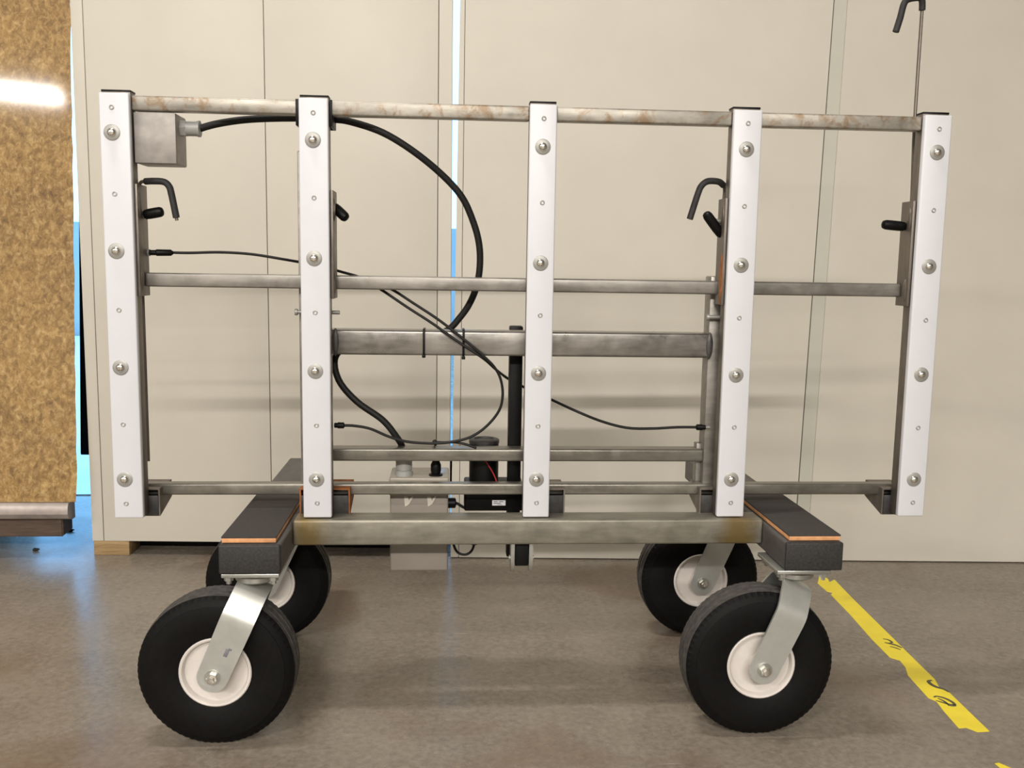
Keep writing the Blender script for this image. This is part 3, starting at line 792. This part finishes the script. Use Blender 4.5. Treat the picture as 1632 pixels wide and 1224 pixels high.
def caster(xt, yc, xa, front=True):
    """xt: swivel x, yc: centre y, xa: axle x; the fork trails from the swivel down to the axle"""
    base = Vector((xa, yc, RC)); top = Vector((xt, yc, 0.292))
    d = (top - base); d.normalize()
    side = Vector((d.z, 0, -d.x))
    w, t = 0.0275, 0.005
    L = (top - base).length
    rows = []                                  # (distance along leg, y offset, half width)
    leg = []
    for k in range(9):                         # round lower end
        a = -math.pi / 2 + (math.pi / 2) * k / 8
        leg.append((math.sin(a) * w, -0.0585, max(0.0015, math.cos(a) * w)))
    leg += [(0.05, -0.0585, w + 0.001), (0.100, -0.0585, w + 0.002), (0.112, -0.0580, w + 0.002), (0.120, -0.0560, w + 0.002), (0.128, -0.0520, w + 0.002), (0.148, -0.0395, w + 0.002), (0.158, -0.0330, w + 0.002), (0.1640, -0.0260, w + 0.002), (0.1655, -0.0170, w + 0.002)]
    path = leg + [(s, -yy, ww) for s, yy, ww in reversed(leg)]
    bm = bmesh.new()
    def normals(i):
        a = path[max(i - 1, 0)]; b = path[min(i + 1, len(path) - 1)]
        tang = Vector((b[1] - a[1], b[0] - a[0]))      # (y, s)
        if tang.length < 1e-9: tang = Vector((0, 1))
        tang.normalize()
        return Vector((-tang.y, tang.x))               # outward in (y, s)
    rings = []
    for i, (s, yy, ww) in enumerate(path):
        nrm = normals(i)
        if i <= 8: nrm = Vector((-1, 0))
        if i >= len(path) - 9: nrm = Vector((1, 0))
        ring = []
        for off, sg in ((0, -1), (0, 1), (t, 1), (t, -1)):
            p = base + d * (s - nrm.y * off) + side * (ww * sg)
            p.y = yc + yy - nrm.x * off
            ring.append(bm.verts.new(p))
        rings.append(ring)
    for a, b in zip(rings, rings[1:]):
        for k in range(4):
            bm.faces.new((a[k], a[(k + 1) % 4], b[(k + 1) % 4], b[k]))
    bm.faces.new(rings[0]); bm.faces.new(rings[-1])
    fk = finish(bm, 'caster_fork', 'fork_zinc', rack, sharp=0.7)
    place(TY, 'tyre', (xa, yc, RC), fk)['label'] = 'black pneumatic tyre'
    place(RI, 'wheel_rim', (xa, yc, RC), fk)['label'] = 'white wheel rim'
    place(aw_me, 'axle_washer', (xa, yc - 0.0585, RC), fk)
    place(nut_me, 'axle_nut', (xa, yc - 0.0598, RC), fk, (0, 0.3, 0))
    lathe('swivel_race', [(0.0, 0.0), (0.030, 0.0), (0.036, 0.004), (0.036, 0.012), (0.030, 0.016), (0.030, 0.0195), (0.0, 0.0195)], 'zinc', fk, (xt, yc, 0.2965), 28, 'Z')
    box('mount_plate', (xt - 0.050, yc - 0.051, 0.3158), (xt + 0.050, yc + 0.062, 0.3232), 'zinc', fk, 0.0015)
    for sx in (-1, 1):
        for sy in (-1, 1):
            bm2 = bmesh.new()
            add_lathe(bm2, [(0.0, -0.013), (0.0045, -0.013), (0.0045, -0.0075), (0.0082, -0.0070), (0.0082, 0.0), (0.0, 0.0)], 6, 'Z', (xt + sx * 0.039, yc + sy * 0.041, 0.3160))
            finish(bm2, 'plate_bolt', 'zinc', fk)
    return fk
f1 = caster(-0.3440, -0.085, -0.4112)
caster(0.6470, -0.085, 0.5800)
caster(-0.3420, 0.385, -0.4105)
caster(0.6560, 0.385, 0.5925)
# stamped slot on the front-left fork
dv = (Vector((-0.3440, 0, 0.292)) - Vector((-0.4112, 0, RC))).normalized()
bm = bmesh.new()
add_box(bm, (-0.0035, -0.0006, -0.0075), (0.0035, 0.0006, 0.0075), 0.0004)
add_box(bm, (0.0005, -0.0006, 0.0060), (0.0065, 0.0006, 0.0100), 0.0004)
finish(bm, 'fork_stamp', 'ink', f1, xf=Matrix.Translation((-0.3860, -0.1437, 0.1830)) @ Matrix.Rotation(math.atan2(dv.x, dv.z), 4, 'Y'))

# ================================================================ FLOOR TAPE
def flat(name, pts, z0, z1, mat, parent=None):
    return prism(name, pts, 'Z', z0, z1, mat, parent)
t1 = flat('floor_tape', [(1.0588, 0.7805), (1.0720, 0.7803), (1.0700, 0.7450), (1.0641, 0.7218), (1.087, 0.7424), (1.0741, 0.5879), (1.0564, 0.3195), (1.0532, 0.2755), (1.042, 0.103), (1.0311, 0.0643), (1.0403, 0.0436), (1.035, -0.0445), (1.0304, -0.1226), (1.006, -0.1242), (0.9936, -0.1067), (0.9776, -0.1086), (0.9845, -0.0428), (0.9918, 0.0028), (0.9830, 0.0180), (0.9925, 0.1231), (1.0071, 0.164), (1.0119, 0.2001), (0.997, 0.2175), (1.0018, 0.3173), (1.0176, 0.477), (1.0268, 0.6223), (1.0379, 0.6366), (1.0264, 0.6467), (1.0262, 0.7122)], 0.0, 0.0006, 'tape')
tag(t1, 'long torn yellow tape line on the floor right of the front caster', 'tape', 'yellow tape on the floor')
t2 = flat('floor_tape', [(0.9729, -0.236), (0.982, -0.2342), (0.9955, -0.2557), (0.9997, -0.2943), (0.9773, -0.3033)], 0.0, 0.0006, 'tape')
tag(t2, 'small yellow tape end at the bottom right corner of the photo', 'tape', 'yellow tape on the floor')
def mark(pts, w, name='ink_mark'):
    bm = bmesh.new()
    P = spline([(p[0], p[1], 0.0) for p in pts], 5)
    L, Rr = [], []
    for i, p in enumerate(P):
        t = (P[min(i + 1, len(P) - 1)] - P[max(i - 1, 0)]).normalized()
        n = Vector((-t.y, t.x, 0)) * w * (0.5 + 0.5 * math.sin(math.pi * i / (len(P) - 1)))
        L.append(p + n); Rr.append(p - n)
    lay = []
    for z in (0.0006, 0.0009):
        lay.append(([bm.verts.new((q.x, q.y, z)) for q in L], [bm.verts.new((q.x, q.y, z)) for q in Rr]))
    (a0, b0), (a1, b1) = lay
    for i in range(len(P) - 1):
        bm.faces.new((a1[i], a1[i + 1], b1[i + 1], b1[i])); bm.faces.new((a0[i], a0[i + 1], b0[i + 1], b0[i]))
        bm.faces.new((a0[i], a0[i + 1], a1[i + 1], a1[i])); bm.faces.new((b0[i], b0[i + 1], b1[i + 1], b1[i]))
    bm.faces.new((a0[0], b0[0], b1[0], a1[0])); bm.faces.new((a0[-1], b0[-1], b1[-1], a1[-1]))
    return finish(bm, name, 'mark', t1)
mark([(1.0300, 0.322), (1.0400, 0.316), (1.0420, 0.300), (1.0310, 0.296)], 0.0029)
mark([(1.0240, 0.300), (1.0350, 0.292), (1.0440, 0.283), (1.0500, 0.268)], 0.0038)
mark([(1.0260, 0.278), (1.0360, 0.268), (1.0420, 0.258)], 0.0026)
mark([(1.0330, 0.098), (1.0230, 0.094), (1.0210, 0.080), (1.0260, 0.066), (1.0360, 0.056), (1.0400, 0.042)], 0.0045)
mark([(0.9960, 0.020), (1.0050, 0.024), (1.0170, 0.014), (1.0230, -0.004), (1.0190, -0.018), (1.0060, -0.016)], 0.0035)
mark([(0.9930, 0.006), (1.0030, -0.004), (1.0120, -0.012), (1.0230, -0.014)], 0.0029)
mark([(1.0020, 0.016), (1.0080, 0.002), (1.0090, -0.014)], 0.0026)

# ================================================================ small debris on the floor
for (x, yv, r, lab) in ((-1.2001, 1.2496, 0.0075, 'dark chip on the blue-lit floor near the cabinet corner'),
                        (-1.2204, 1.0454, 0.0068, 'dark crumb on the blue-lit floor below the leaning board')):
    bm = bmesh.new()
    bmesh.ops.create_icosphere(bm, subdivisions=2, radius=1)
    for v in bm.verts:
        k = random.uniform(0.75, 1.15)
        v.co = Vector((x + v.co.x * r * 1.6 * k, yv + v.co.y * r * k, max(0.0, 0.004 + v.co.z * 0.005 * k)))
    tag(finish(bm, 'debris_chip', 'debris'), lab, 'debris', 'dark bits on the floor')
